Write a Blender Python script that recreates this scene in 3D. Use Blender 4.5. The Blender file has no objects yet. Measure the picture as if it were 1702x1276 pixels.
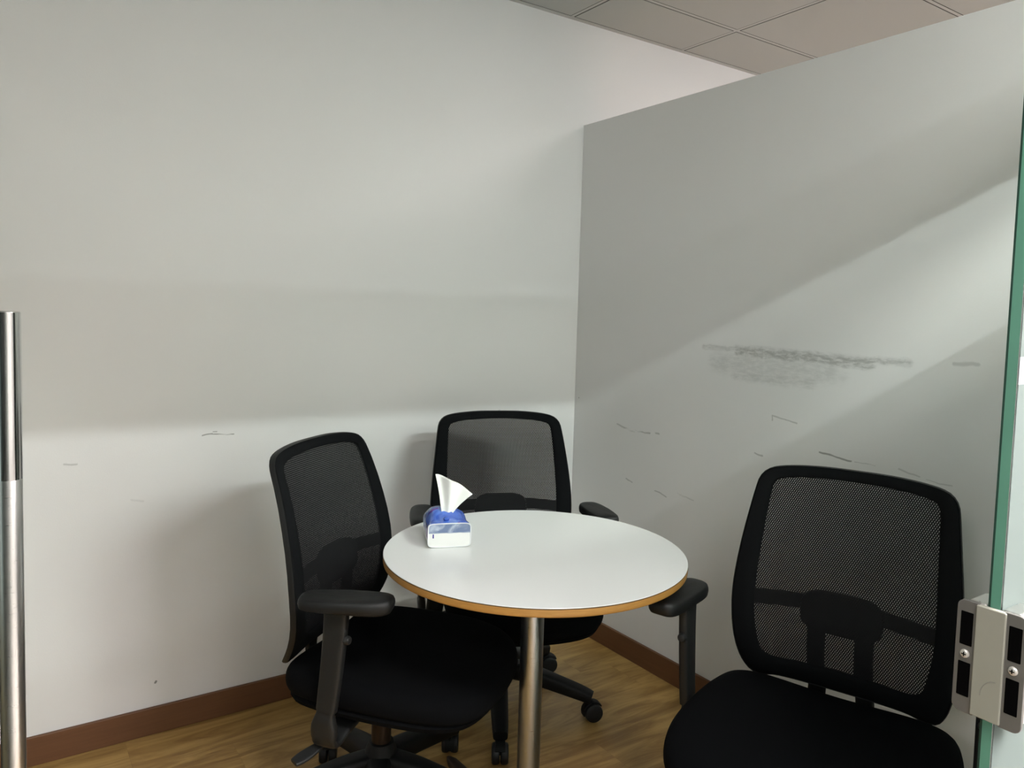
import bpy, bmesh, math, random
from mathutils import Vector, Matrix
random.seed(4)
scene = bpy.context.scene
COL = scene.collection
PI = math.pi

# ------------------------------------------------------------ camera
CAM = Vector((-2.02335, -2.494905, 1.34148))
YAW, PITCH, ROLL, FPX, PY = 0.9736, -0.0644, 0.0279, 1261.2, 596.9
f_ = Vector((math.cos(YAW)*math.cos(PITCH), math.sin(YAW)*math.cos(PITCH), math.sin(PITCH)))
r_ = Vector((math.sin(YAW), -math.cos(YAW), 0)); u_ = r_.cross(f_)
r2 = math.cos(ROLL)*r_ + math.sin(ROLL)*u_
u2 = -math.sin(ROLL)*r_ + math.cos(ROLL)*u_
cam_data = bpy.data.cameras.new('camera'); cam = bpy.data.objects.new('camera', cam_data)
COL.objects.link(cam)
M = Matrix((r2, u2, -f_)).transposed().to_4x4(); M.translation = CAM
cam.matrix_world = M
cam_data.sensor_width = 36.0; cam_data.lens = FPX/1702*36.0
cam_data.shift_y = (PY-638.0)/1702.0
cam_data.clip_start = 0.02
scene.camera = cam

# ------------------------------------------------------------ world, exposure
world = bpy.data.worlds.new('world'); scene.world = world; world.use_nodes = True
bg = world.node_tree.nodes['Background']
bg.inputs[0].default_value = (0.93, 0.97, 1.0, 1); bg.inputs[1].default_value = 0.5
scene.view_settings.view_transform = 'Standard'
scene.view_settings.look = 'None'
scene.view_settings.exposure = 0.45
scene.view_settings.gamma = 1.0
scene.view_settings.use_curve_mapping = False
TUBE_POWER = 380.0       # emission strength of the corridor tube
FILL_POWER = 120.0      # unseen square panels added as soft fill light

# ------------------------------------------------------------ material helpers
def srgb(r, g, b):
    def c(v):
        v /= 255.0
        return v/12.92 if v <= .04045 else ((v+.055)/1.055)**2.4
    return (c(r), c(g), c(b), 1)

class NT:
    def __init__(s, name):
        s.m = bpy.data.materials.new(name); s.m.use_nodes = True
        s.t = s.m.node_tree; s.b = s.t.nodes['Principled BSDF']; s.out = s.t.nodes['Material Output']
    def n(s, typ, **kw):
        n = s.t.nodes.new(typ)
        for k, v in kw.items(): setattr(n, k, v)
        return n
    def l(s, a, b): s.t.links.new(a, b)
    def val(s, sock, v):
        if isinstance(v, (int, float)): sock.default_value = v
        elif isinstance(v, tuple): sock.default_value = v
        else: s.l(v, sock)
    def math(s, op, a, b=None, c=None, clamp=False):
        n = s.n('ShaderNodeMath', operation=op); n.use_clamp = clamp
        s.val(n.inputs[0], a)
        if b is not None: s.val(n.inputs[1], b)
        if c is not None: s.val(n.inputs[2], c)
        return n.outputs[0]
    def sep(s, vec):
        n = s.n('ShaderNodeSeparateXYZ'); s.l(vec, n.inputs[0]); return n.outputs
    def comb(s, x, y, z):
        n = s.n('ShaderNodeCombineXYZ')
        for i, v in enumerate((x, y, z)): s.val(n.inputs[i], v)
        return n.outputs[0]
    def coord(s, which='Object'): return s.n('ShaderNodeTexCoord').outputs[which]
    def pos(s): return s.n('ShaderNodeNewGeometry').outputs['Position']
    def noise(s, vec, scale, detail=4, rough=.5, dist=0):
        n = s.n('ShaderNodeTexNoise'); s.l(vec, n.inputs['Vector'])
        n.inputs['Scale'].default_value = scale; n.inputs['Detail'].default_value = detail
        n.inputs['Roughness'].default_value = rough; n.inputs['Distortion'].default_value = dist
        return n.outputs[0]
    def scale(s, vec, v):
        n = s.n('ShaderNodeVectorMath', operation='MULTIPLY'); s.l(vec, n.inputs[0]); n.inputs[1].default_value = v
        return n.outputs[0]
    def mix(s, fac, a, b):
        n = s.n('ShaderNodeMix', data_type='RGBA'); s.val(n.inputs[0], fac); s.val(n.inputs[6], a); s.val(n.inputs[7], b)
        return n.outputs[2]
    def ramp(s, fac, lo, hi):   # smooth 0..1
        n = s.n('ShaderNodeMapRange', interpolation_type='SMOOTHSTEP'); s.val(n.inputs[0], fac)
        s.val(n.inputs[1], lo); s.val(n.inputs[2], hi); return n.outputs[0]
    def bump(s, h, strength, dist):
        n = s.n('ShaderNodeBump'); s.l(h, n.inputs['Height'])
        n.inputs['Strength'].default_value = strength; n.inputs['Distance'].default_value = dist
        s.l(n.outputs[0], s.b.inputs['Normal'])
    def base(s, c): s.val(s.b.inputs['Base Color'], c)
    def set(s, **kw):
        for k, v in kw.items(): s.val(s.b.inputs[k.replace('_', ' ')], v)

def simple(name, color, rough=.5, metallic=0, spec=.5, noise=0, nscale=60, bump=0, bscale=400):
    t = NT(name)
    if noise:
        v = t.noise(t.coord(), nscale, 4)
        k = t.math('MULTIPLY_ADD', v, 2*noise, 1-noise)
        mul = t.n('ShaderNodeVectorMath', operation='SCALE'); mul.inputs[0].default_value = color[:3]; t.l(k, mul.inputs['Scale'])
        t.base(mul.outputs[0])
    else: t.base(color)
    t.set(Roughness=rough, Metallic=metallic); t.b.inputs['Specular IOR Level'].default_value = spec
    if bump: t.bump(t.noise(t.coord(), bscale, 3), bump, .001)
    return t.m

def segment_mask(t, U, V, a, b, halfw, soft, wob, amp, thresh=.45, grain=90.0, fill=None):
    """mask of a scuff along the segment a-b in the wall's own (U,V) metres, broken up by noise"""
    ax, ay = a; bx, by = b; L2 = (bx-ax)**2+(by-ay)**2
    du = t.math('SUBTRACT', U, ax); dv = t.math('SUBTRACT', V, ay)
    h = t.math('DIVIDE', t.math('ADD', t.math('MULTIPLY', du, bx-ax), t.math('MULTIPLY', dv, by-ay)), L2, clamp=True)
    ex = t.math('SUBTRACT', du, t.math('MULTIPLY', h, bx-ax)); ey = t.math('SUBTRACT', dv, t.math('MULTIPLY', h, by-ay))
    d = t.math('SQRT', t.math('ADD', t.math('MULTIPLY', ex, ex), t.math('MULTIPLY', ey, ey)))
    d = t.math('ADD', d, t.math('MULTIPLY', t.math('SUBTRACT', wob, .5), amp))
    return t.math('SUBTRACT', 1.0, t.ramp(d, halfw, halfw+soft))

def wall_material(name, axis, marks, color):
    t = NT(name); p = t.pos(); x, y, z = t.sep(p)
    U = y if axis == 'y' else x; V = z
    uv0 = t.comb(U, V, 0.0)
    warp = t.n('ShaderNodeTexNoise'); t.l(uv0, warp.inputs['Vector']); warp.inputs['Scale'].default_value = 16; warp.inputs['Detail'].default_value = 2
    wr, wg, wb = t.sep(warp.outputs['Color'])
    U = t.math('ADD', U, t.math('MULTIPLY', t.math('SUBTRACT', wr, .5), .030)); V = t.math('ADD', V, t.math('MULTIPLY', t.math('SUBTRACT', wg, .5), .016))
    mott = t.noise(p, 1.6, 3, .5); fine = t.noise(p, 220, 3)
    col = t.mix(t.math('MULTIPLY', mott, .5), color, tuple(c*.955 for c in color[:3])+(1,))
    uv = t.comb(U, V, 0.0)
    wob = t.noise(t.scale(uv, (26, 70, 1)), 1.0, 6, .7)
    patch = t.ramp(t.noise(t.scale(uv, (30, 90, 1)), 1.0, 6, .7), .34, .62)
    streak = t.noise(t.scale(uv, (9, 70, 1)), 1.0, 4, .6)
    total = None
    for (a, b, hw, soft, amp, k, brk) in marks:
        m = segment_mask(t, U, V, a, b, hw, soft, wob, amp)
        if brk: m = t.math('MULTIPLY', m, t.ramp(streak, brk, brk+.16))
        if soft > .01: m = t.math('MULTIPLY', m, t.math('MULTIPLY_ADD', patch, .75, .25))
        m = t.math('MULTIPLY', m, k)
        total = m if total is None else t.math('MAXIMUM', total, m)
    if total is not None: col = t.mix(total, col, (.20, .20, .185, 1))
    t.base(col); t.set(Roughness=.62); t.b.inputs['Specular IOR Level'].default_value = .35
    t.bump(fine, .12, .0015)
    return t.m

MAT = {}
WALLC = (.76, .752, .742, 1)
MAT['wall_left'] = wall_material('painted_wall_left', 'x', [
    ((-1.497, .922), (-1.465, .925), .0012, .0025, .004, .75, 0),
    ((-1.475, .924), (-1.398, .9205), .0006, .002, .003, .8, .3),
    ((-1.462, .932), (-1.450, .931), .0008, .002, .002, .6, 0),
    ((-1.87, .865), (-1.84, .862), .001, .003, .004, .35, 0),
    ((-1.70, .74), (-1.66, .735), .001, .004, .004, .15, 0),
    ((-1.632, .157), (-1.629, .163), .0015, .002, .001, .9, 0),
    ((-.50, .94), (-.38, .945), .001, .003, .004, .35, .4),
    ((-.66, .91), (-.60, .925), .001, .003, .004, .3, .4),
], WALLC)
MAT['wall_right'] = wall_material('painted_wall_right', 'y', [
    ((-.70, 1.236), (-.93, 1.232), .002, .012, .018, .36, .2),
    ((-.84, 1.228), (-1.30, 1.222), .007, .018, .024, .60, .05),
    ((-1.15, 1.222), (-1.41, 1.231), .003, .014, .020, .46, .14),
    ((-.76, 1.185), (-1.18, 1.185), .010, .040, .050, .24, .2),
    ((-.84, 1.150), (-1.12, 1.150), .004, .026, .040, .30, .28),
    ((-.98, 1.17), (-1.22, 1.175), .004, .030, .034, .14, .25),
    ((-1.53, 1.236), (-1.585, 1.236), .002, .006, .006, .32, 0),
    ((-.993, 1.018), (-.993, 1.034), .0006, .003, .002, .45, 0),
    ((-.993, 1.034), (-1.080, 1.018), .0008, .003, .004, .42, 0),
    ((-1.16, .948), (-1.26, .938), .0010, .003, .003, .75, 0),
    ((-1.27, .938), (-1.34, .938), .0004, .002, .003, .35, .4),
    ((-1.40, .940), (-1.46, .930), .0006, .003, .004, .35, .3),
    ((-1.48, .925), (-1.54, .925), .0006, .002, .004, .3, .3),
    ((-.27, .905), (-.37, .890), .0010, .004, .004, .45, .35),
    ((-.35, .893), (-.45, .895), .0010, .005, .006, .50, .40),
    ((-.48, .90), (-.50, .898), .0015, .003, .003, .45, 0),
    ((-.33, .70), (-.37, .690), .0008, .003, .003, .45, 0),
    ((-.49, .685), (-.55, .672), .0008, .003, .003, .45, 0),
    ((-.60, .70), (-.68, .690), .0008, .003, .004, .25, .4),
    ((-.93, .905), (-.96, .900), .0010, .003, .003, .5, 0),
    ((-.0215, .983), (-.0225, .9835), .0015, .002, .001, .8, 0),
], WALLC)
MAT['wall_plain'] = wall_material('painted_wall', 'x', [], WALLC)

def wood_floor():
    t = NT('oak_laminate'); p = t.pos(); x, y, z = t.sep(p)
    row = t.math('FLOOR', t.math('DIVIDE', y, .19))
    wn = t.n('ShaderNodeTexWhiteNoise', noise_dimensions='1D'); t.l(row, wn.inputs['W'])
    xo = t.math('ADD', x, t.math('MULTIPLY', wn.outputs['Value'], 3.1))
    colid = t.math('FLOOR', t.math('DIVIDE', xo, 1.21))
    w2 = t.n('ShaderNodeTexWhiteNoise', noise_dimensions='2D'); t.l(t.comb(row, colid, 0.), w2.inputs['Vector'])
    g = t.comb(t.math('ADD', t.math('MULTIPLY', x, 2.2), t.math('MULTIPLY', w2.outputs['Value'], 30)), t.math('MULTIPLY', y, 13), 0.)
    grain = t.noise(g, 1.0, 7, .62, 1.6)
    g2 = t.comb(t.math('MULTIPLY', x, 6), t.math('MULTIPLY', y, 140), 0.)
    fine = t.noise(g2, 1.0, 4, .6)
    c = t.mix(t.ramp(grain, .34, .68), srgb(134, 100, 50), srgb(190, 156, 94))
    c = t.mix(t.math('MULTIPLY', fine, .32), c, srgb(124, 92, 52))
    c = t.mix(t.math('MULTIPLY', w2.outputs['Value'], .16), c, srgb(150, 116, 74))
    fy = t.math('FRACT', t.math('DIVIDE', y, .19)); fx = t.math('FRACT', t.math('DIVIDE', xo, 1.21))
    seam = t.math('MAXIMUM', t.math('LESS_THAN', fy, .008), t.math('LESS_THAN', fx, .0013))
    c = t.mix(t.math('MULTIPLY', seam, .18), c, srgb(90, 64, 36))
    t.base(c); t.set(Roughness=t.math('MULTIPLY_ADD', fine, .15, .36)); t.bump(fine, .08, .001)
    return t.m
MAT['floor'] = wood_floor()

MAT['floor_out'] = simple('neutral_corridor_floor', (.31, .29, .27, 1), .5, noise=.1, nscale=4)  # unseen floor, grey made up to keep bounced light from turning warm
def baseboard_mat():
    t = NT('brown_skirting'); p = t.pos(); x, y, z = t.sep(p)
    n = t.noise(t.comb(t.math('MULTIPLY', x, 5), t.math('MULTIPLY', y, 5), t.math('MULTIPLY', z, 120)), 1.0, 5, .6, .5)
    t.base(t.mix(n, srgb(90, 57, 34), srgb(112, 76, 48))); t.set(Roughness=.5)
    return t.m
MAT['skirt'] = baseboard_mat()

def ceiling_tile_mat():
    t = NT('ceiling_tile'); p = t.pos()
    n = t.noise(p, 240, 3); m = t.noise(p, 2.0, 2)
    c = t.mix(t.math('MULTIPLY', n, .5), (.50, .51, .495, 1), (.45, .46, .445, 1))
    t.base(t.mix(t.math('MULTIPLY', m, .3), c, (.48, .485, .47, 1))); t.set(Roughness=.95)
    t.b.inputs['Specular IOR Level'].default_value = .1; t.bump(n, .2, .001)
    return t.m
MAT['tile'] = ceiling_tile_mat()
MAT['tee'] = simple('ceiling_tee_bar', (.50, .505, .49, 1), .5)
MAT['gap_shade'] = simple('ceiling_gap_shade', (.05, .045, .04, 1), .9)  # dark colour stands in for the shade between tiles and tees
MAT['corridor'] = simple('corridor_paint', (.6, .59, .56, 1), .8, noise=.05, nscale=3)

MAT['black_fabric'] = simple('black_seat_fabric', (.0024, .0028, .0034, 1), .95, spec=.08, noise=.25, nscale=500, bump=.5, bscale=1400)
MAT['black_border'] = simple('black_border_fabric', (.0038, .0044, .0050, 1), .9, spec=.12, noise=.2, nscale=500, bump=.3, bscale=1200)
MAT['black_plastic'] = simple('black_plastic', (.0045, .0048, .005, 1), .55, spec=.25, noise=.15, nscale=200, bump=.12, bscale=900)
MAT['grey_plastic'] = simple('charcoal_plastic', (.0095, .0102, .0102, 1), .5, spec=.4, noise=.15, nscale=200, bump=.15, bscale=900)
MAT['pad'] = simple('arm_pad_rubber', (.0065, .0070, .0070, 1), .5, spec=.32, noise=.1, nscale=200, bump=.2, bscale=1100)
MAT['gas'] = simple('dark_bronze_tube', (.030, .020, .014, 1), .35, .6)
MAT['wheel'] = simple('caster_wheel', (.009, .0095, .011, 1), .45, spec=.4)

def mesh_fabric():
    t = NT('back_mesh_weave'); uv = t.coord('UV'); u, v, _ = t.sep(uv)
    # staggered slots, pitch given in metres (uv is in metres on the back)
    pu, pv = .0052, .0090
    row = t.math('FLOOR', t.math('DIVIDE', v, pv/2))
    uu = t.math('ADD', t.math('DIVIDE', u, pu), t.math('MULTIPLY', row, .5))
    fu = t.math('SUBTRACT', t.math('FRACT', uu), .5); fv = t.math('SUBTRACT', t.math('FRACT', t.math('DIVIDE', v, pv/2)), .5)
    fu2 = t.math('ADD', fu, t.math('MULTIPLY', fv, .22))
    e = t.math('ADD', t.math('POWER', t.math('DIVIDE', fu2, .175), 2.0), t.math('POWER', t.math('DIVIDE', fv, .38), 2.0))
    hole = t.math('LESS_THAN', e, 1.0)
    t.base((.006, .0063, .0072, 1)); t.set(Roughness=.8); t.b.inputs['Specular IOR Level'].default_value = .25
    t.val(t.b.inputs['Alpha'], t.math('SUBTRACT', 1.0, hole))
    return t.m
MAT['mesh'] = mesh_fabric()

MAT['table_top'] = simple('white_laminate', (.75, .765, .76, 1), .20, spec=.5, noise=.012, nscale=300)
def edge_wood():
    t = NT('plywood_edge'); p = t.coord(); x, y, z = t.sep(p)
    n = t.noise(t.comb(t.math('MULTIPLY', x, 30), t.math('MULTIPLY', y, 30), t.math('MULTIPLY', z, 300)), 1.0, 4, .6)
    t.base(t.mix(n, srgb(140, 98, 44), srgb(178, 132, 66))); t.set(Roughness=.45)
    return t.m
MAT['ply'] = edge_wood()
MAT['dark_line'] = simple('glue_line', (.06, .04, .02, 1), .6)
def brushed(name, col, rough, vertical=True):
    t = NT(name); p = t.coord(); x, y, z = t.sep(p)
    n = t.noise(t.comb(t.math('MULTIPLY', x, 40), t.math('MULTIPLY', y, 40), t.math('MULTIPLY', z, 900)), 1.0, 3, .6)
    t.base(col); t.set(Metallic=1.0, Roughness=t.math('MULTIPLY_ADD', n, .14, rough-.07)); t.b.inputs['Anisotropic'].default_value = 0.0
    t.bump(n, .05, .0005)
    return t.m
MAT['steel'] = brushed('brushed_steel', (.40, .42, .43, 1), .30)
MAT['foot'] = simple('floor_tinted_steel', (.075, .052, .038, 1), .42, .6)  # steel with the wood floor's brown reflection put into its colour
MAT['steel_bright'] = brushed('satin_steel', (.66, .65, .63, 1), .30)
MAT['chrome'] = simple('chrome', (.82, .82, .82, 1), .12, 1)

def glass_face(name, tint, refl=1.0):
    t = NT(name); t.t.nodes.remove(t.b)
    tr = t.n('ShaderNodeBsdfTransparent'); tr.inputs[0].default_value = tint
    gl = t.n('ShaderNodeBsdfGlossy'); gl.inputs['Roughness'].default_value = .01; gl.inputs[0].default_value = (.9, .95, .92, 1)
    fr = t.n('ShaderNodeFresnel'); fr.inputs[0].default_value = 1.45
    mx = t.n('ShaderNodeMixShader'); t.l(t.math('MULTIPLY', fr.outputs[0], refl, clamp=True), mx.inputs[0]); t.l(tr.outputs[0], mx.inputs[1]); t.l(gl.outputs[0], mx.inputs[2])
    t.l(mx.outputs[0], t.out.inputs[0]); return t.m
MAT['glass'] = glass_face('clear_glass', (.90, .96, .93, 1))
def frosted(name, col, trans, k=.35):
    t = NT(name); t.t.nodes.remove(t.b)
    tr = t.n('ShaderNodeBsdfTransparent'); tr.inputs[0].default_value = (.93, .97, .95, 1)
    di = t.n('ShaderNodeBsdfDiffuse'); di.inputs[0].default_value = col
    tl = t.n('ShaderNodeBsdfTranslucent'); tl.inputs[0].default_value = col
    m1 = t.n('ShaderNodeMixShader'); m1.inputs[0].default_value = .5; t.l(di.outputs[0], m1.inputs[1]); t.l(tl.outputs[0], m1.inputs[2])
    m2 = t.n('ShaderNodeMixShader'); m2.inputs[0].default_value = trans; t.l(m1.outputs[0], m2.inputs[1]); t.l(tr.outputs[0], m2.inputs[2])
    t.l(m2.outputs[0], t.out.inputs[0]); return t.m
MAT['film'] = frosted('frosted_film', (.30, .345, .33, 1), .50)
MAT['film_transom'] = frosted('frosted_transom', (.36, .36, .35, 1), .50)
MAT['film_stripe'] = frosted('white_film_stripe', (.62, .65, .66, 1), .05)
def glass_edge_mat():
    t = NT('green_glass_edge'); p = t.pos(); x, y, z = t.sep(p)
    n = t.noise(t.comb(0., 0., t.math('MULTIPLY', z, 5)), 1.0, 3)
    c = t.mix(n, (.050, .15, .105, 1), (.10, .25, .18, 1))
    t.base(c); t.set(Roughness=.22); t.b.inputs['Specular IOR Level'].default_value = .6
    return t.m
MAT['glass_edge'] = glass_edge_mat()
MAT['glass_edge_dark'] = simple('dark_green_glass_line', (.010, .035, .024, 1), .3)
MAT['bracket'] = simple('satin_nickel_plate', (.135, .132, .122, 1), .5, .6, noise=.05, nscale=40)
MAT['bracket_cap'] = simple('beige_plastic_tape', (.20, .20, .165, 1), .42, noise=.06, nscale=30, bump=.2, bscale=50)
MAT['cap_scratch'] = simple('grey_scratch', (.16, .16, .14, 1), .6)
MAT['hole'] = simple('recess_shade', (.002, .002, .002, 1), .9, spec=0)  # flat black painted for the shade inside slots and screw crosses
MAT['screw'] = simple('screw_head', (.62, .60, .55, 1), .35, .7)
MAT['header'] = simple('aluminium_frame', (.45, .45, .44, 1), .45, .3)
MAT['lamp_housing'] = simple('lamp_housing', (.8, .8, .78, 1), .5)
lt = NT('tube_lamp_glow'); lt.base((.9, .9, .9, 1)); lt.b.inputs['Emission Color'].default_value = (.945, .94, .975, 1); lt.b.inputs['Emission Strength'].default_value = TUBE_POWER
MAT['tube'] = lt.m

def pack_mat():
    t = NT('tissue_wrapper'); o = t.coord('Object'); x, y, z = t.sep(o)
    n = t.noise(o, 24, 3, .5, .8); n2 = t.noise(o, 22, 3, .5, .8)
    blue = t.mix(t.ramp(n, .35, .7), srgb(36, 74, 172), srgb(84, 122, 204))
    blue = t.mix(t.ramp(n2, .57, .64), blue, srgb(78, 46, 150))
    # white belly below a slanting print edge
    edge = t.math('ADD', .026, t.math('MULTIPLY', t.math('SUBTRACT', n2, .5), .018))
    col = t.mix(t.ramp(z, t.math('SUBTRACT', edge, .003), t.math('ADD', edge, .003)), srgb(224, 226, 220), blue)
    # violet patch on the side next to the end seal
    pu = t.math('MULTIPLY', t.math('SUBTRACT', 1.0, t.ramp(t.math('ABSOLUTE', t.math('ADD', y, .040)), .008, .020)), t.math('SUBTRACT', 1.0, t.ramp(t.math('ABSOLUTE', t.math('SUBTRACT', z, .030)), .008, .018)))
    col = t.mix(t.math('MULTIPLY', pu, .8), col, srgb(140, 52, 160))
    t.base(col); t.set(Roughness=.22); t.b.inputs['Specular IOR Level'].default_value = .6
    t.b.inputs['Coat Weight'].default_value = .3
    t.bump(n, .5, .002)
    return t.m
MAT['pack'] = pack_mat()
def pack_end_mat():
    t = NT('tissue_wrapper_end'); o = t.coord('Object'); x, y, z = t.sep(o)
    n = t.noise(o, 26, 3, .55, 1.0)
    zz = t.math('ADD', z, t.math('MULTIPLY', t.math('SUBTRACT', n, .5), .006))
    up = t.mix(t.ramp(n, .38, .66), srgb(104, 120, 152), srgb(176, 186, 204))
    col = t.mix(t.ramp(zz, .0335, .0365), srgb(222, 223, 221), up)
    t.base(col); t.set(Roughness=.2); t.b.inputs['Coat Weight'].default_value = .3; t.bump(n, .3, .001)
    return t.m
MAT['pack_end'] = pack_end_mat()
MAT['pack_rim'] = simple('white_seal', (.74, .76, .78, 1), .3)
MAT['ink'] = simple('navy_ink', srgb(22, 20, 120), .4)
def tissue_mat():
    t = NT('tissue_paper'); t.base((.86, .86, .83, 1)); t.set(Roughness=.9); t.b.inputs['Specular IOR Level'].default_value = .1
    tl = t.n('ShaderNodeBsdfTranslucent'); tl.inputs[0].default_value = (.86, .86, .83, 1)
    mx = t.n('ShaderNodeMixShader'); mx.inputs[0].default_value = .3
    t.l(t.b.outputs[0], mx.inputs[1]); t.l(tl.outputs[0], mx.inputs[2]); t.l(mx.outputs[0], t.out.inputs[0])
    return t.m
MAT['tissue'] = tissue_mat()

# ------------------------------------------------------------ object helpers
def empty(name, loc=(0, 0, 0), rz=0):
    o = bpy.data.objects.new(name, None); COL.objects.link(o)
    o.empty_display_size = .05; o.location = loc; o.rotation_euler = (0, 0, rz); return o
def tag(o, label, cat, group=None):
    o['label'] = label; o['category'] = cat
    if group: o['group'] = group
    return o
def mk(name, verts, faces, mat, parent=None, smooth=True, loc=None, bevel=0, seg=2, sub=0, uvs=None, mats=None, fmat=None, angle=40):
    me = bpy.data.meshes.new(name); me.from_pydata([tuple(v) for v in verts], [], faces); me.validate()
    bm = bmesh.new(); bm.from_mesh(me); bmesh.ops.recalc_face_normals(bm, faces=bm.faces); bm.to_mesh(me); bm.free()
    for m in (mats or [mat]): me.materials.append(m)
    if fmat:
        for p, i in zip(me.polygons, fmat): p.material_index = i
    if smooth:
        for p in me.polygons: p.use_smooth = True
    if uvs:
        l = me.uv_layers.new(name='UVMap')
        for p in me.polygons:
            for li in p.loop_indices: l.data[li].uv = uvs[me.loops[li].vertex_index]
    o = bpy.data.objects.new(name, me); COL.objects.link(o)
    if parent: o.parent = parent
    if loc: o.location = loc
    if bevel:
        b = o.modifiers.new('bevel', 'BEVEL'); b.width = bevel; b.segments = seg; b.limit_method = 'ANGLE'; b.angle_limit = math.radians(35)
        b.harden_normals = False
    if sub:
        s = o.modifiers.new('sub', 'SUBSURF'); s.levels = sub; s.render_levels = sub
    if smooth and not sub:
        try: me.set_sharp_from_angle(angle=math.radians(angle))
        except Exception: pass
    return o
class Geo:
    def __init__(s): s.v = []; s.f = []
    def add(s, v, f):
        n = len(s.v); s.v += [tuple(p) for p in v]; s.f += [tuple(i+n for i in q) for q in f]; return s
    def box(s, a, b):
        x0, y0, z0 = a; x1, y1, z1 = b
        return s.add([(x0,y0,z0),(x1,y0,z0),(x1,y1,z0),(x0,y1,z0),(x0,y0,z1),(x1,y0,z1),(x1,y1,z1),(x0,y1,z1)],
                     [(0,3,2,1),(4,5,6,7),(0,1,5,4),(1,2,6,5),(2,3,7,6),(3,0,4,7)])
    def lathe(s, prof, c=(0,0,0), n=48, axis='z', cap=True):
        v = []; f = []
        for r, h in prof:
            for i in range(n):
                a = 2*PI*i/n; p = (r*math.cos(a), r*math.sin(a), h)
                if axis == 'x': p = (p[2], p[0], p[1])
                elif axis == 'y': p = (p[0], p[2], p[1])
                v.append((p[0]+c[0], p[1]+c[1], p[2]+c[2]))
        m = len(prof)
        for j in range(m-1):
            for i in range(n): f.append((j*n+i, j*n+(i+1) % n, (j+1)*n+(i+1) % n, (j+1)*n+i))
        if cap: f.append(tuple(range(n))[::-1]); f.append(tuple((m-1)*n+i for i in range(n)))
        return s.add(v, f)
    def loft(s, loops, cap=True, closed=False):
        n = len(loops[0]); v = [p for L in loops for p in L]; f = []; m = len(loops)
        for j in range(m if closed else m-1):
            k = (j+1) % m
            for i in range(n): f.append((j*n+i, j*n+(i+1) % n, k*n+(i+1) % n, k*n+i))
        if cap and not closed: f.append(tuple(range(n))[::-1]); f.append(tuple((m-1)*n+i for i in range(n)))
        return s.add(v, f)
    def sweep(s, path, wid, thk, side, n=12, p=3.5):
        """rounded-rectangle section swept along a path; side = direction of the width"""
        loops = []; side = Vector(side).normalized()
        for i, q in enumerate(path):
            q = Vector(q); a = Vector(path[max(i-1, 0)]); b = Vector(path[min(i+1, len(path)-1)])
            t = (b-a).normalized(); sd = (side - t*side.dot(t)).normalized(); nm = t.cross(sd)
            w = wid[i] if isinstance(wid, (list, tuple)) else wid; h = thk[i] if isinstance(thk, (list, tuple)) else thk
            L = []
            for k in range(n*2):
                an = 2*PI*k/(n*2); c, sn = math.cos(an), math.sin(an)
                L.append(q + sd*(w/2)*math.copysign(abs(c)**(2/p), c) + nm*(h/2)*math.copysign(abs(sn)**(2/p), sn))
            loops.append(L)
        return s.loft(loops)
    def mk(s, name, mat, parent=None, **kw): return mk(name, s.v, s.f, mat, parent, **kw)
def struct(o): o['kind'] = 'structure'; return o
def spline(pts, n, closed=False):
    """Catmull-Rom through pts, n samples per span"""
    P = [Vector(p) for p in pts]; out = []; m = len(P); rng = m if closed else m-1
    for i in range(rng):
        if closed: a, b, c, d = P[i-1], P[i], P[(i+1) % m], P[(i+2) % m]
        else: a, b, c, d = P[max(i-1, 0)], P[i], P[i+1], P[min(i+2, m-1)]
        for k in range(n):
            t = k/n
            out.append(.5*((2*b)+(c-a)*t+(2*a-5*b+4*c-d)*t*t+(3*b-a-3*c+d)*t**3))
    if not closed: out.append(P[-1])
    return out

# ------------------------------------------------------------ room
HC, HP, YG = 2.524, 2.114, -2.10
struct(Geo().box((-7, YG-.02, -.1), (5, .12, 0)).mk('floor', MAT['floor'], smooth=False))
struct(Geo().box((-7, -7, -.1), (5, YG-.02, 0)).mk('floor', MAT['floor_out'], smooth=False))
struct(Geo().box((-7, 0, 0), (5, .12, HC)).mk('wall_left', MAT['wall_left'], smooth=False))
struct(Geo().box((0, -2.7, 0), (.12, 0, HP)).mk('wall_right', MAT['wall_right'], smooth=False, bevel=.002))
struct(Geo().box((-7, -.012, 0), (0, 0, .085)).mk('baseboard_left', MAT['skirt'], smooth=False, bevel=.002))
struct(Geo().box((-.012, -2.085, 0), (0, -.012, .085)).mk('baseboard_right', MAT['skirt'], smooth=False, bevel=.002))
# ceiling: slab coloured as the shade in the gaps, lay-in tiles and tee bars
struct(Geo().box((-7, -7, HC+.0014), (5, .12, HC+.1)).mk('ceiling', MAT['gap_shade'], smooth=False))
S = .63; W0 = -.3243; X0 = .5353
tiles = Geo(); tees = Geo()
ys = [W0-S*i for i in range(-0, 11)]; ys_all = [0.0]+ys
xs = [X0+S*i for i in range(-12, 8)]
tw = .0070; gap = .0050
for j in range(len(ys_all)-1):
    ya, yb = ys_all[j+1], ys_all[j]
    for i in range(len(xs)-1):
        tiles.box((xs[i]+tw+gap, ya+tw+gap, HC+.000), (xs[i+1]-tw-gap, yb-(tw if j else .022)-gap, HC+.0013))
for y in ys: tees.box((-7, y-tw, HC+.0006), (5, y+tw, HC+.0012))
for x in xs: tees.box((x-tw, -7, HC+.001), (x+tw, 0, HC+.00135))
tees.box((-7, -.022, HC-.001), (5, 0, HC+.0012))
struct(tiles.mk('ceiling', MAT['tile'], smooth=False))
struct(tees.mk('ceiling', MAT['tee'], smooth=False))
# corridor side behind the viewpoint
struct(Geo().box((-7, -7, 0), (5, -6.9, HC)).mk('wall_back', MAT['corridor'], smooth=False))

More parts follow.
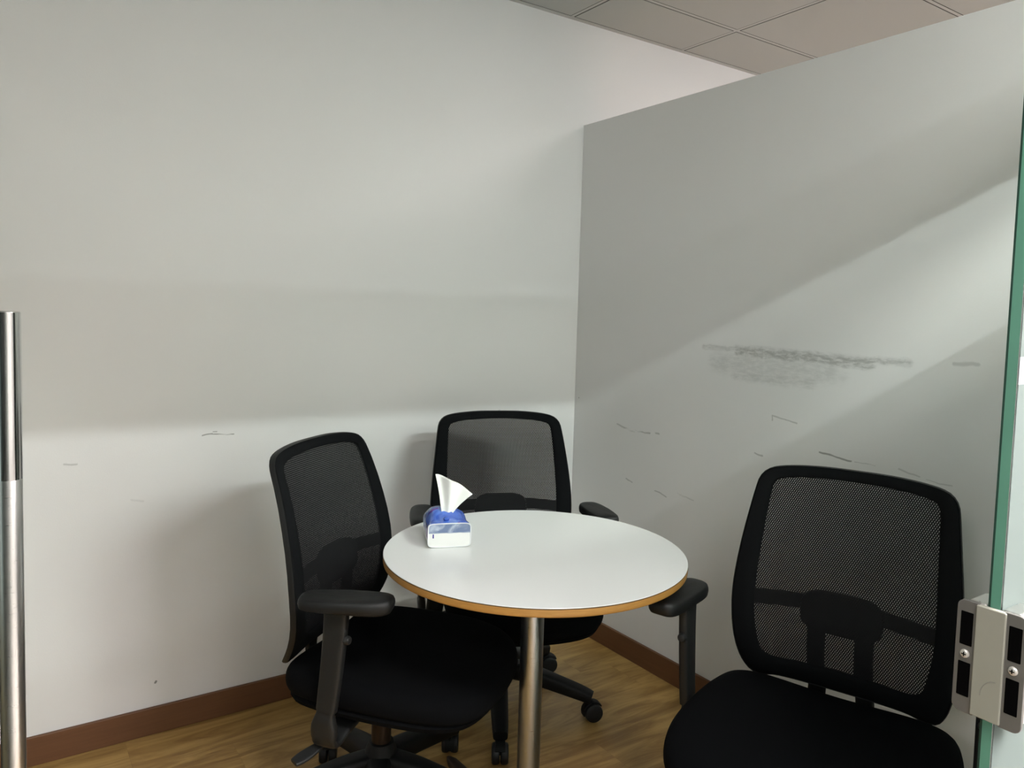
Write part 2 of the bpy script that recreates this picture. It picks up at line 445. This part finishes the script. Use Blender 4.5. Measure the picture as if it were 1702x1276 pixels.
# ------------------------------------------------------------ glass front
XE = -1.05
def pane(name, a, b, parent, faces_mat, edge_mat):
    """glass slab: big faces clear, rim faces green"""
    g = Geo().box(a, b); dims = [b[i]-a[i] for i in range(3)]; th = dims.index(min(dims))
    fm = []
    for f in g.f:
        vs = [g.v[i] for i in f]; const = [i for i in range(3) if len({round(v[i], 6) for v in vs}) == 1][0]
        fm.append(0 if const == th else 1)
    return mk(name, g.v, g.f, None, parent, smooth=False, mats=[faces_mat, edge_mat], fmat=fm)
# fixed side pane, its near edge beside the opening
gp = empty('glass_panel', (XE, YG, 0))
tag(gp, 'fixed clear glass panel with thick green edge at the right of the doorway', 'glass panel')
def rel(o, p): return tuple(o[i]-p[i] for i in range(3))
GPO = (XE, YG, 0)
pane('glass_pane', (0, -.0005, .02), (1.05-.003, .012, 1.904), gp, MAT['glass'], MAT['glass_edge'])
mk('edge_arris', *(lambda g: (g.v, g.f))(Geo().box((-.0004, .0105, .02), (.0012, .0128, 1.904))), MAT['glass_edge_dark'], gp, smooth=False)
mk('frosted_film', *(lambda g: (g.v, g.f))(Geo().box((.004, -.0012, .05), (1.045, -.0006, 1.272)).box((.004, -.0012, 1.304), (1.045, -.0006, 1.64))), MAT['film'], gp, smooth=False)
mk('white_stripe', *(lambda g: (g.v, g.f))(Geo().box((.004, -.0013, 1.272), (1.045, -.0007, 1.304))), MAT['film_stripe'], gp, smooth=False)
# transom rail and glass above it
struct(Geo().box((-7, YG-.03, 1.913), (-.003, YG+.04, 2.055)).mk('trim_1', MAT['header'], smooth=False, bevel=.003))
w = pane('window_1', (-7, YG, 2.057), (-.003, YG+.012, HC-.004), None, MAT['film_transom'], MAT['glass_edge']); struct(w)
w = pane('window_2', (-7, YG, .02), (-2.085, YG+.012, 1.903), None, MAT['glass'], MAT['glass_edge']); struct(w)

# strike box clamped on the glass edge
sb = empty('strike_bracket', (XE, YG+.006, .869))
tag(sb, 'satin metal lock strike plate clamped on the edge of the right glass panel', 'lock plate')
def rrect(y0, y1, z0, z1, r, corners, n=6):
    """polygon in (y,z); corners = set of rounded corners among bl br tr tl"""
    pts = []
    for nm, cy, cz, a0 in (('bl', y0, z0, PI), ('br', y1, z0, 1.5*PI), ('tr', y1, z1, 0), ('tl', y0, z1, .5*PI)):
        if nm in corners:
            oy = cy+r if nm in ('bl', 'tl') else cy-r; oz = cz+r if nm in ('bl', 'br') else cz-r
            for k in range(n+1):
                a = a0+k*PI/2/n; pts.append((oy+r*math.cos(a), oz+r*math.sin(a)))
        else: pts.append((cy, cz))
    return pts
def prism(poly, x0, x1):
    g = Geo(); g.loft([[(x0, y, z) for y, z in poly], [(x1, y, z) for y, z in poly]]); return g
HB = .138
# y axis: the room side is +y (left in the view)
def wing(y0, y1, corners, yh0, yh1):
    o = prism(rrect(y0, y1, 0, HB, .009, corners), -.006, .0).mk('plate_wing', MAT['bracket'], sb, smooth=False, bevel=.0008)
    for za, zb in ((.020, .062), (.083, .124)):
        prism(rrect(yh0, yh1, za, zb, .001, {'bl', 'br', 'tl', 'tr'}), -.0063, -.0055).mk('latch_slot', MAT['hole'], o, smooth=False)
    yc = (yh0+yh1)/2
    s = Geo().lathe([(.0052, .0), (.0052, -.0012), (.0042, -.0026), (.002, -.0031)], (-.006, yc, .0725), 24, 'x').mk('screw', MAT['screw'], o)
    c = Geo().box((-.0095, yc-.0026, .0725-.0006), (-.009, yc+.0026, .0725+.0006)).box((-.0095, yc-.0006, .0725-.0026), (-.009, yc+.0006, .0725+.0026))
    c.mk('screw_cross', MAT['hole'], sb, smooth=False)
wing(.014, .0385, {'br', 'tr'}, .0195, .0335)
wing(-.0385, -.014, {'bl', 'tl'}, -.0335, -.0195)
prism(rrect(-.0165, .0165, .002, HB-.001, .002, {'bl', 'br', 'tl', 'tr'}), -.0085, -.0008).mk('cover_strip', MAT['bracket_cap'], sb, smooth=False, bevel=.0015, seg=3)
arc = [(-.0088, .006-.016*(1-math.cos(a)), .030+.022*math.sin(a)) for a in [i*PI/2/9 for i in range(10)]]
Geo().sweep(arc, .0009, .0006, (0, 0, 1), 4).mk('scratch', MAT['cap_scratch'], sb)
Geo().box((0, .0072, .0), (.045, .030, HB)).box((0, -.030, .0), (.045, -.0072, HB)).mk('clamp_body', MAT['steel_bright'], sb, smooth=False, bevel=.004, seg=3)

# open door leaf with its long pull
gd = empty('glass_door', (-2.05, YG+.02, 0))
tag(gd, 'frameless glass door swung open into the room at the far left', 'door')
pane('glass_leaf', (-.006, 0, .01), (.006, 1.0, 1.895), gd, MAT['glass'], MAT['glass_edge'])
HX, HY = .039, .885
o = Geo().lathe([(.0155, .28), (.0160, .2815), (.0160, 1.2985), (.0150, 1.3)], (HX, HY, .02), 40).mk('pull_handle', MAT['steel_bright'], gd)
Geo().lathe([(.0166, 1.06), (.0166, 1.3)], (HX, HY, .0185), 40, cap=False).mk('handle_upper_shell', MAT['chrome'], o)  # glossier shell over the upper part of the pull
Geo().lathe([(.009, .006), (.009, .026)], (0, HY, .5), 20, 'x').lathe([(.009, .006), (.009, .026)], (0, HY, 1.12), 20, 'x').mk('standoff', MAT['steel_bright'], o)
Geo().box((-.03, -.012, .0), (.03, .06, .09)).mk('floor_hinge', MAT['steel_bright'], gd, smooth=False, bevel=.003)

# corridor tube lamp (lights the room from behind the viewpoint)
tl = empty('tube_lamp', (-.50, -3.36, HC))
tag(tl, 'white fluorescent tube lamp on the corridor ceiling outside the glass front', 'lamp')
Geo().box((-.62, -.05, -.035), (.62, .05, -.002)).mk('housing', MAT['lamp_housing'], tl, smooth=False, bevel=.004)
Geo().lathe([(.013, -.6), (.013, .6)], (0, 0, -.055), 16, 'x').mk('tube', MAT['tube'], tl)

for px, py, pw in ((.6, -3.6, .80), (-1.6, -2.9, .34), (-.3, -2.9, 1.0), (-2.6, -3.9, .18), (-.4, -4.6, .42), (-4.5, -3.2, .34)):  # unseen panels added to fill the room with soft light
    lp = NT('fill_panel_glow'); lp.base((.9, .9, .9, 1)); lp.b.inputs['Emission Color'].default_value = (1.0, .945, .925, 1); lp.b.inputs['Emission Strength'].default_value = FILL_POWER*pw
    pl_ = empty('fill_panel', (px, py, HC))
    tag(pl_, 'added square fill light panel, unseen, on the ceiling outside the glass front', 'lamp', 'added fill light panels on the unseen ceiling outside')
    Geo().box((-.31, -.31, -.018), (.31, .31, -.003)).mk('frame', MAT['lamp_housing'], pl_, smooth=False)
    Geo().box((-.285, -.285, -.021), (.285, .285, -.0185)).mk('diffuser', lp.m, pl_, smooth=False)

# ------------------------------------------------------------ table
TX, TY, TR, TZ = -.936, -1.0186, .368, .756
tb = empty('round_table', (TX, TY, 0))
tag(tb, 'round white laminate table with wood edge on a steel column', 'table')
Geo().lathe([(TR-.0015, TZ-.0015), (TR, TZ-.001), (TR-.0008, TZ)], (0, 0, 0), 160).mk('tabletop', MAT['table_top'], tb)
eb = Geo().lathe([(TR-.002, TZ-.020), (TR-.0004, TZ-.0185), (TR, TZ-.0155), (TR, TZ-.0035), (TR-.0006, TZ-.0015)], (0, 0, 0), 160).mk('edge_band', MAT['ply'], tb)
Geo().lathe([(TR+.0003, TZ-.0032), (TR+.0003, TZ-.0014)], (0, 0, 0), 160, cap=False).mk('glue_line', MAT['dark_line'], eb)
Geo().lathe([(.0285, .012), (.0285, TZ-.024)], (0, 0, 0), 64).mk('column', MAT['steel'], tb)
Geo().lathe([(.07, TZ-.026), (.07, TZ-.0205)], (0, 0, 0), 48).mk('mounting_plate', MAT['steel'], tb)
Geo().lathe([(.040, .012), (.044, .018), (.044, .040), (.034, .050), (.0295, .052)], (0, 0, 0), 48).mk('foot_hub', MAT['foot'], tb)
for k in range(4):
    a = math.radians(90+90*k); ca, sa = math.cos(a), math.sin(a)
    path = [(r*ca, r*sa, .006+h/2) for r, h in ((.03, .034), (.15, .030), (.28, .024), (.375, .020), (.40, .018))]
    Geo().sweep(path, [.046, .040, .034, .028, .010], [.034, .030, .024, .020, .016], (-sa, ca, 0), 8, 6).mk('foot', MAT['foot'], tb)
    Geo().lathe([(.014, 0), (.014, .007)], (.335*ca, .335*sa, 0), 16).mk('foot_glide', MAT['black_plastic'], tb)

# ------------------------------------------------------------ tissue pack
tp = empty('tissue_pack', (-1.1105, -.901, TZ+.0008), 0)
tag(tp, 'blue and white soft tissue pack with a tissue pulled up on the round table', 'tissue pack')
ex = Vector((.101, -.040, 0)).normalized(); ang = math.atan2(ex.y, ex.x)
tp.rotation_euler = (0, 0, ang)
# local: x across the end seal, y away from the viewer, z up; body origin at its middle
HW, LEN, HT = .0525, .125, .060
def sec(y, w, h, crown, lift=0.0, n=48):
    L = []
    for k in range(n):
        a = 2*PI*k/n; c, s = math.cos(a), math.sin(a); p = 8.0
        x = w*math.copysign(abs(c)**(2/p), c); z = h/2+h/2*math.copysign(abs(s)**(2/p), s)
        if s > 0: z += crown*max(0, 1-((x+.016)/(w*(.70 if x < -.016 else 1.30)))**2)*min(1, s*1.6)
        L.append((x, y, z+lift))
    return L
stations = [(0.0, HW, .058, .000), (.004, HW, .059, .002), (.018, HW*1.0, .056, .006), (.040, HW*1.01, .054, .022), (.062, HW*1.01, .054, .032),
            (.085, HW*1.0, .056, .031), (.105, HW*1.0, .056, .026), (.120, HW*.99, .054, .015), (.128, HW*.97, .050, .004)]
g = Geo(); g.loft([sec(*s_) for s_ in stations])
body = g.mk('wrapper', MAT['pack'], tp, sub=2)
body.data.transform(Matrix.Translation((0, -.0625, 0))); body.location = (0, .0625, 0)
# crumple
for v in body.data.vertices:
    n_ = math.sin(v.co.x*120+v.co.y*90)*.0012+math.sin(v.co.y*210-v.co.z*150)*.0010
    if v.co.z > .02: v.co.z += n_; v.co.x += n_*.6
endf = [(x*1.0, z) for x, _, z in sec(0, HW, .058, 0)]
mk('end_seal', [(x, -.0012, z) for x, z in endf]+[(x, .0004, z) for x, z in endf], [tuple(range(48)), tuple(range(95, 47, -1))]+[(i, (i+1) % 48, 48+(i+1) % 48, 48+i) for i in range(48)], MAT['pack_end'], tp, smooth=False)
rim = Geo(); loops = []
for x, z in endf:
    cx, cz = x, z-.029; L = math.hypot(cx, cz); nx, nz = cx/L, cz/L
    loops.append([(x+nx*.0016*math.cos(a), -.001+.0016*math.sin(a), z+nz*.0016*math.cos(a)+.001) for a in [0, PI/3, 2*PI/3, PI, 4*PI/3, 5*PI/3]])
rim.loft(loops, closed=True); rim.mk('seal_rim', MAT['pack_rim'], tp)
Geo().box((-.0415, -.0018, .0235), (-.0385, -.0011, .0335)).mk('printed_mark', MAT['ink'], tp, smooth=False)
# purple crimp bump at the opening
Geo().lathe([(.001, 0), (.006, .002), (.008, .006), (.006, .0095), (.002, .011)], (-.006, .018, .060), 16).mk('opening_flap', MAT['pack'], tp)
# pulled-up tissue: fan with folds
def tissue():
    nu, nv = 28, 16; V = []; F = []
    for j in range(nv+1):
        t = j/nv
        for i in range(nu+1):
            s = i/nu
            # bottom: pinched, top: spread along an oblique line
            bx = .000+(s-.5)*.014; bz = .060
            txx = -.030+.094*s; tz = .168-.050*s**1.25+.004*math.sin(s*PI)
            k = t**(.45+.65*s)
            x = bx*(1-k)+txx*k; z = bz*(1-t)+tz*t
            fold = math.sin(s*PI*3.2+.6)*.010*t + (.006*math.sin(s*9))*t*(1-t)
            y = .045+.014*math.sin(t*1.4)+fold
            x += -.007*math.sin(t*PI)*(1-2*s)*-.6
            V.append((x, y, z))
    for j in range(nv):
        for i in range(nu): a = j*(nu+1)+i; F.append((a, a+1, a+nu+2, a+nu+1))
    o = mk('tissue_sheet', V, F, MAT['tissue'], tp)
    m = o.modifiers.new('thickness', 'SOLIDIFY'); m.thickness = .0006
    return o
tissue()

# ------------------------------------------------------------ office chair
ZB = [1.02, .985, .95, .90, .85, .80, .75, .70, .65, .60, .57, .54, .51, .48, .455, .43]
YB = [-.236, -.227, -.213, -.193, -.176, -.162, -.150, -.141, -.136, -.134, -.136, -.142, -.153, -.170, -.190, -.215]
def yback(z):
    for i in range(len(ZB)-1):
        if z >= ZB[i+1]:
            t = (z-ZB[i+1])/(ZB[i]-ZB[i+1]); return YB[i+1]+(YB[i]-YB[i+1])*min(t, 1)
    return YB[-1]
def B(x, z, dy=0.0): return Vector((x, yback(z)+.014*(x/.24)**2+dy, z))
half_out = [(0, .988), (.08, .987), (.15, .981), (.192, .971), (.212, .953), (.219, .930), (.2285, .86), (.238, .78), (.2445, .70),
            (.2445, .64), (.238, .575), (.227, .52), (.215, .486), (.202, .466), (.185, .461), (.165, .465), (.145, .472), (.10, .475), (0, .475)]
half_in = [(0, .962), (.10, .959), (.160, .950), (.178, .937), (.183, .90), (.188, .80), (.192, .70), (.191, .64), (.182, .578),
           (.172, .545), (.150, .532), (.07, .535), (0, .538)]
def full(h): return h+[(-x, z) for x, z in h[-2:0:-1]]
def ray_resample(pts, n, c=(0, .74)):
    """resample a star-shaped closed polyline by angle about c"""
    P = [(p[0]-c[0], p[1]-c[1]) for p in pts]; out = []
    m = len(P)
    for k in range(n):
        a = PI/2-2*PI*k/n; d = (math.cos(a), math.sin(a)); best = None
        for i in range(m):
            p, q = P[i], P[(i+1) % m]; e = (q[0]-p[0], q[1]-p[1])
            den = d[0]*e[1]-d[1]*e[0]
            if abs(den) < 1e-12: continue
            t = (p[0]*e[1]-p[1]*e[0])/den; s = (p[0]*d[1]-p[1]*d[0])/den
            if t > 0 and -1e-9 <= s <= 1+1e-9: best = t if best is None else max(best, t)
        out.append((c[0]+d[0]*best, c[1]+d[1]*best))
    return out
NR = 160
OUT = ray_resample([tuple(p) for p in spline([(x, z, 0) for x, z in full(half_out)], 8, True)], NR)
INN = ray_resample([tuple(p) for p in spline([(x, z, 0) for x, z in full(half_in)], 8, True)], NR)
def ring(sec_):
    """closed ring between the window outline (s=0) and the outer outline (s=1)"""
    loops = []
    for k in range(NR):
        (xi, zi), (xo, zo) = INN[k], OUT[k]
        loops.append([B(xi+(xo-xi)*s, zi+(zo-zi)*s, dy) for s, dy in sec_])
    g = Geo(); g.loft(loops, closed=True); return g

SEAT = [(0, -.166), (.12, -.172), (.198, -.168), (.244, -.138), (.264, -.07), (.272, .02), (.272, .12), (.263, .20), (.240, .265), (.195, .308), (.12, .330), (0, .338)]
def seat_loop(s, z, front_drop=0.0):
    pts = [(x, y, 0) for x, y in SEAT]+[(-x, y, 0) for x, y in SEAT[-2:0:-1]]
    L = []
    for p in spline(pts, 3, True):
        cx, cy = 0, .07
        x, y = cx+(p.x-cx)*s, cy+(p.y-cy)*s
        L.append((x, y, z-front_drop*max(0, (y-.12)/.21)**2+.006*(x/.27)**2))
    return L

def make_chair():
    ch = empty('office_chair')
    # seat cushion
    g = Geo()
    ls = [(.02, .474), (.30, .475), (.60, .478), (.80, .479), (.90, .477), (.96, .470), (.99, .458), (1.0, .442), (.992, .424), (.965, .410), (.90, .404), (.3, .403), (.02, .403)]
    g.loft([seat_loop(s, z, .024 if z > .42 else .006) for s, z in ls])
    g.mk('seat', MAT['black_fabric'], ch, sub=1)
    g = Geo(); g.loft([seat_loop(s, z, .006) for s, z in [(.94, .408), (.955, .400), (.93, .388), (.80, .380), (.3, .378), (.02, .378)]])
    g.mk('seat_pan', MAT['black_fabric'], ch)
    # back: border fabric, rear frame, mesh
    ring([(0, -.001), (.10, .004), (.35, .0065), (.65, .0065), (.88, .004), (.955, -.001), (.955, -.004), (0, -.004)]).mk('back_border', MAT['black_border'], ch)
    ring([(.93, -.003), (.975, .002), (1.0, -.002), (1.0, -.009), (.97, -.015), (.70, -.018), (.30, -.016), (.25, -.006), (.30, -.0045)]).mk('back_frame', MAT['grey_plastic'], ch)
    V, F, UV = [], [], []
    rings_ = 10
    V.append(B(0, .74, -.002)); UV.append((0, .74))
    for r in range(1, rings_+1):
        for k in range(NR):
            x = INN[k][0]*r/rings_*1.01; z = .74+(INN[k][1]-.74)*r/rings_*1.005
            V.append(B(x, z, -.002)); UV.append((x, z))
    for k in range(NR): F.append((0, 1+k, 1+(k+1) % NR))
    for r in range(rings_-1):
        for k in range(NR): F.append((1+r*NR+k, 1+(r+1)*NR+k, 1+(r+1)*NR+(k+1) % NR, 1+r*NR+(k+1) % NR))
    bmo = mk('backrest_mesh', V, F, MAT['mesh'], ch, uvs=UV)
    sol = bmo.modifiers.new('thickness', 'SOLIDIFY'); sol.thickness = .0008; sol.offset = 0; sol.use_rim = False
    # crossbar, lumbar pad and struts behind the mesh
    g = Geo(); path = [B(x/100, .664+.012*(1-(x/21)**2), -.018-.012*(1-(x/21)**2)) for x in range(-21, 22, 3)]
    g.sweep(path, .036, .014, (0, 0, 1)).mk('crossbar', MAT['black_plastic'], ch)
    poly = []
    for k in range(36):
        a = 2*PI*k/36; c, s = math.cos(a), math.sin(a)
        x = .090*math.copysign(abs(c)**.5, c); z = .662+(.050 if s > 0 else .046)*math.copysign(abs(s)**.62, s)
        poly.append((x, z))
    g = Geo(); g.loft([[B(x*s, .662+(z-.662)*s, dy) for x, z in poly] for s, dy in [(.2, -.005), (.8, -.006), (.97, -.009), (1.0, -.016), (.96, -.028), (.7, -.036), (.2, -.038)]])
    g.mk('lumbar_support', MAT['black_plastic'], ch)
    for sx in (-1, 1):
        path = [B(sx*.052, z, -.022) for z in (.64, .60, .56, .52, .48)]+[Vector((sx*.054, -.198, .445)), Vector((sx*.056, -.185, .415)), Vector((sx*.058, -.150, .390)), Vector((sx*.058, -.09, .372)), Vector((sx*.055, -.04, .366))]
        path = spline(path, 4)
        Geo().sweep(path, .040, .018, (1, 0, 0)).mk('back_strut', MAT['black_plastic'], ch)
    # arms
    for sx in (-1, 1):
        X = sx*.296
        path = spline([(X, .026, .672), (X, .022, .60), (X, .012, .50), (X, .003, .43)], 5)
        post = Geo().sweep(path, [.060-.012*i/(len(path)-1) for i in range(len(path))], .026, (0, 1, 0), p=4).mk('arm_post', MAT['grey_plastic'], ch)
        Geo().sweep(spline([(X, .006, .47), (X, .000, .42), (X-sx*.002, -.004, .385), (X-sx*.006, -.006, .352), (X-sx*.030, -.008, .338), (X-sx*.07, -.006, .348), (X-sx*.13, 0, .362), (X-sx*.23, .0, .368)], 4),
                    [.044]*5+[.050, .056, .062, .064, .064, .062]+[.060]*30, [.020]*5+[.026]*6+[.018]*30, (0, 1, 0), p=3.5).mk('arm_bracket', MAT['grey_plastic'], ch)
        Geo().lathe([(.010, .0), (.010, .010), (.008, .014), (.004, .0155)], (X, .046, .600), 20, 'y').mk('height_button', MAT['grey_plastic'], post)
        # pad, its own origin at the swivel
        pl = []
        for k in range(48):
            a = 2*PI*k/48; c, sn = math.cos(a), math.sin(a)
            y = .106*math.copysign(abs(sn)**(2/4.2), sn)
            pl.append(((.0385+.004*(1-(y/.106)**2))*math.copysign(abs(c)**(2/3.6), c), y))
        g = Geo(); g.loft([[(x*s, y*(1-(1-s)*.55), z+(.007*(1-(y+.106)/.212) if z < .685 else 0)-.003*(x/.045)**2-.003*max(0, -y/.106)) for x, y in pl] for s, z in
                           [(.1, .676), (.80, .676), (.91, .679), (.97, .685), (1.0, .694), (.99, .700), (.94, .7065), (.85, .7095), (.5, .711), (.1, .711)]])
        pad = g.mk('arm_pad', MAT['pad'], ch); pad.location = (X, .045, 0)
        pad['side'] = sx
    # mechanism, lever, column
    Geo().box((-.085, -.12, .335), (.085, .13, .380)).mk('tilt_mechanism', MAT['black_plastic'], ch, smooth=False, bevel=.012, seg=3)
    Geo().sweep(spline([(.06, .03, .352), (.16, .01, .345), (.25, -.02, .332), (.30, -.04, .322), (.335, -.055, .316)], 4),
                [.014]*9+[.018, .024, .028, .031, .032, .031, .028, .024, .018], [.010]*17, (0, 1, -.1)).mk('height_lever', MAT['grey_plastic'], ch)
    base = []
    base.append(Geo().lathe([(.026, .19), (.026, .30), (.021, .302), (.021, .338)], (0, 0, 0), 32).mk('gas_lift', MAT['gas'], ch))
    base.append(Geo().lathe([(.034, .095), (.044, .105), (.045, .158), (.040, .176), (.033, .194), (.028, .196)], (0, 0, 0), 40).mk('base_hub', MAT['black_plastic'], ch))
    return ch, base

LEG_R = .305
def leg_geo():
    g = Geo()
    path = spline([(.020, 0, .140), (.10, 0, .133), (.20, 0, .112), (.285, 0, .092), (.324, 0, .080)], 5)
    n = len(path)
    g.sweep(path, [.068-.024*i/(n-1) for i in range(n)], [.062-.026*i/(n-1) for i in range(n)], (0, 1, 0), p=3.2)
    return g
def caster_geo():
    g = Geo(); g.lathe([(.006, .040), (.006, .085)], (0, 0, 0), 12)
    # hood over two wheels, axle at x = .024 from the stem
    hood = []
    for a in [i*PI/10 for i in range(-1, 9)]:
        hood.append((.024-.033*math.cos(a), 0, .031+.033*math.sin(a)))
    g.sweep(hood, .030, .005, (0, 1, 0), 6)
    g.box((-.006, -.0015, .025), (.026, .0015, .056))
    return g
def wheel_geo():
    return Geo().lathe([(.010, -.0118), (.025, -.0115), (.029, -.009), (.0305, -.004), (.0305, .004), (.029, .009), (.025, .0115), (.010, .0118)], (0, 0, 0), 32, 'y')

proto, base_parts = make_chair()
bpy.context.view_layer.update()
def copy_tree(o, parent=None):
    c = o.copy(); COL.objects.link(c); c.parent = parent
    for k in list(o.children): copy_tree(k, c)
    return c
leg_me = leg_geo().mk('base_leg', MAT['black_plastic']); cas_me = caster_geo().mk('caster', MAT['black_plastic']); whl_me = wheel_geo().mk('wheel', MAT['wheel'])
def chair(root, x, y, yaw, center, leg0, contacts, toe, narrow):
    root.location = (x, y, 0); root.rotation_euler = (0, 0, yaw)
    cx, cy = center
    for k in root.children:
        n = k.name.split('.')[0]
        if n in ('gas_lift', 'base_hub'): k.location = (cx, cy, 0)
        if n in ('seat', 'seat_pan') and narrow: k.scale = (.905, 1, 1); k.location = (narrow, 0, 0)
        if n in ('arm_post', 'arm_bracket') and narrow:
            if (k.data.vertices[0].co.x > 0) != (narrow > 0): k.location = (.016 if narrow > 0 else -.016, 0, 0)
        if n == 'arm_pad':
            px, py, pr, pz = (*toe[0], 0, 0)[:4] if k['side'] > 0 else (*toe[1], 0, 0)[:4]
            k.location = (px, py, pz); k.rotation_euler = (0, 0, pr)
    for i in range(5):
        a = leg0+i*2*PI/5
        L = leg_me.copy(); COL.objects.link(L); L.parent = root; L.location = (cx, cy, 0); L.rotation_euler = (0, 0, a)
        tx, ty = cx+LEG_R*math.cos(a), cy+LEG_R*math.sin(a)
        sw = contacts[i] if contacts[i] is not None else a+1.9+i*.7
        Cc = cas_me.copy(); COL.objects.link(Cc); Cc.parent = root; Cc.location = (tx, ty, 0); Cc.rotation_euler = (0, 0, sw)
        for s in (-1, 1):
            W = whl_me.copy(); COL.objects.link(W); W.parent = Cc; W.location = (.024, s*.0135, .0305)
G = 'black mesh office chairs around the round table'
c2 = copy_tree(proto); c3 = copy_tree(proto)
tag(proto, 'black mesh office chair on the left, side-on, its armrest in front of the seat', 'chair', G)
tag(c2, 'black mesh office chair in the corner behind the round table and tissue pack', 'chair', G)
tag(c3, 'black mesh office chair at the right facing the viewer beside the glass panel', 'chair', G)
D = math.radians
chair(proto, -1.185, -0.7204, -2.492, (0, -.015), D(166), [D(200), None, None, None, D(240)], ((.309, .058, .25), (-.262, .045, -.04, -.040)), .024)
yaw2 = -3.539
chair(c2, -0.6538, -0.4908, yaw2, (.012, -.075), D(23)-yaw2, [D(-25)-yaw2, None, None, D(-122)-yaw2, D(-20)-yaw2], ((.283, .045, -.05), (-.281, .062, .08)), -.024)
chair(c3, -.574, -1.575, 1.923, (0, -.03), D(30), [None]*5, ((.310, .046, -.04), (-.296, .045, 0)), 0)
for o in (leg_me, cas_me, whl_me): bpy.data.objects.remove(o)
for o in bpy.data.objects:
    if 'side' in o.keys(): del o['side']
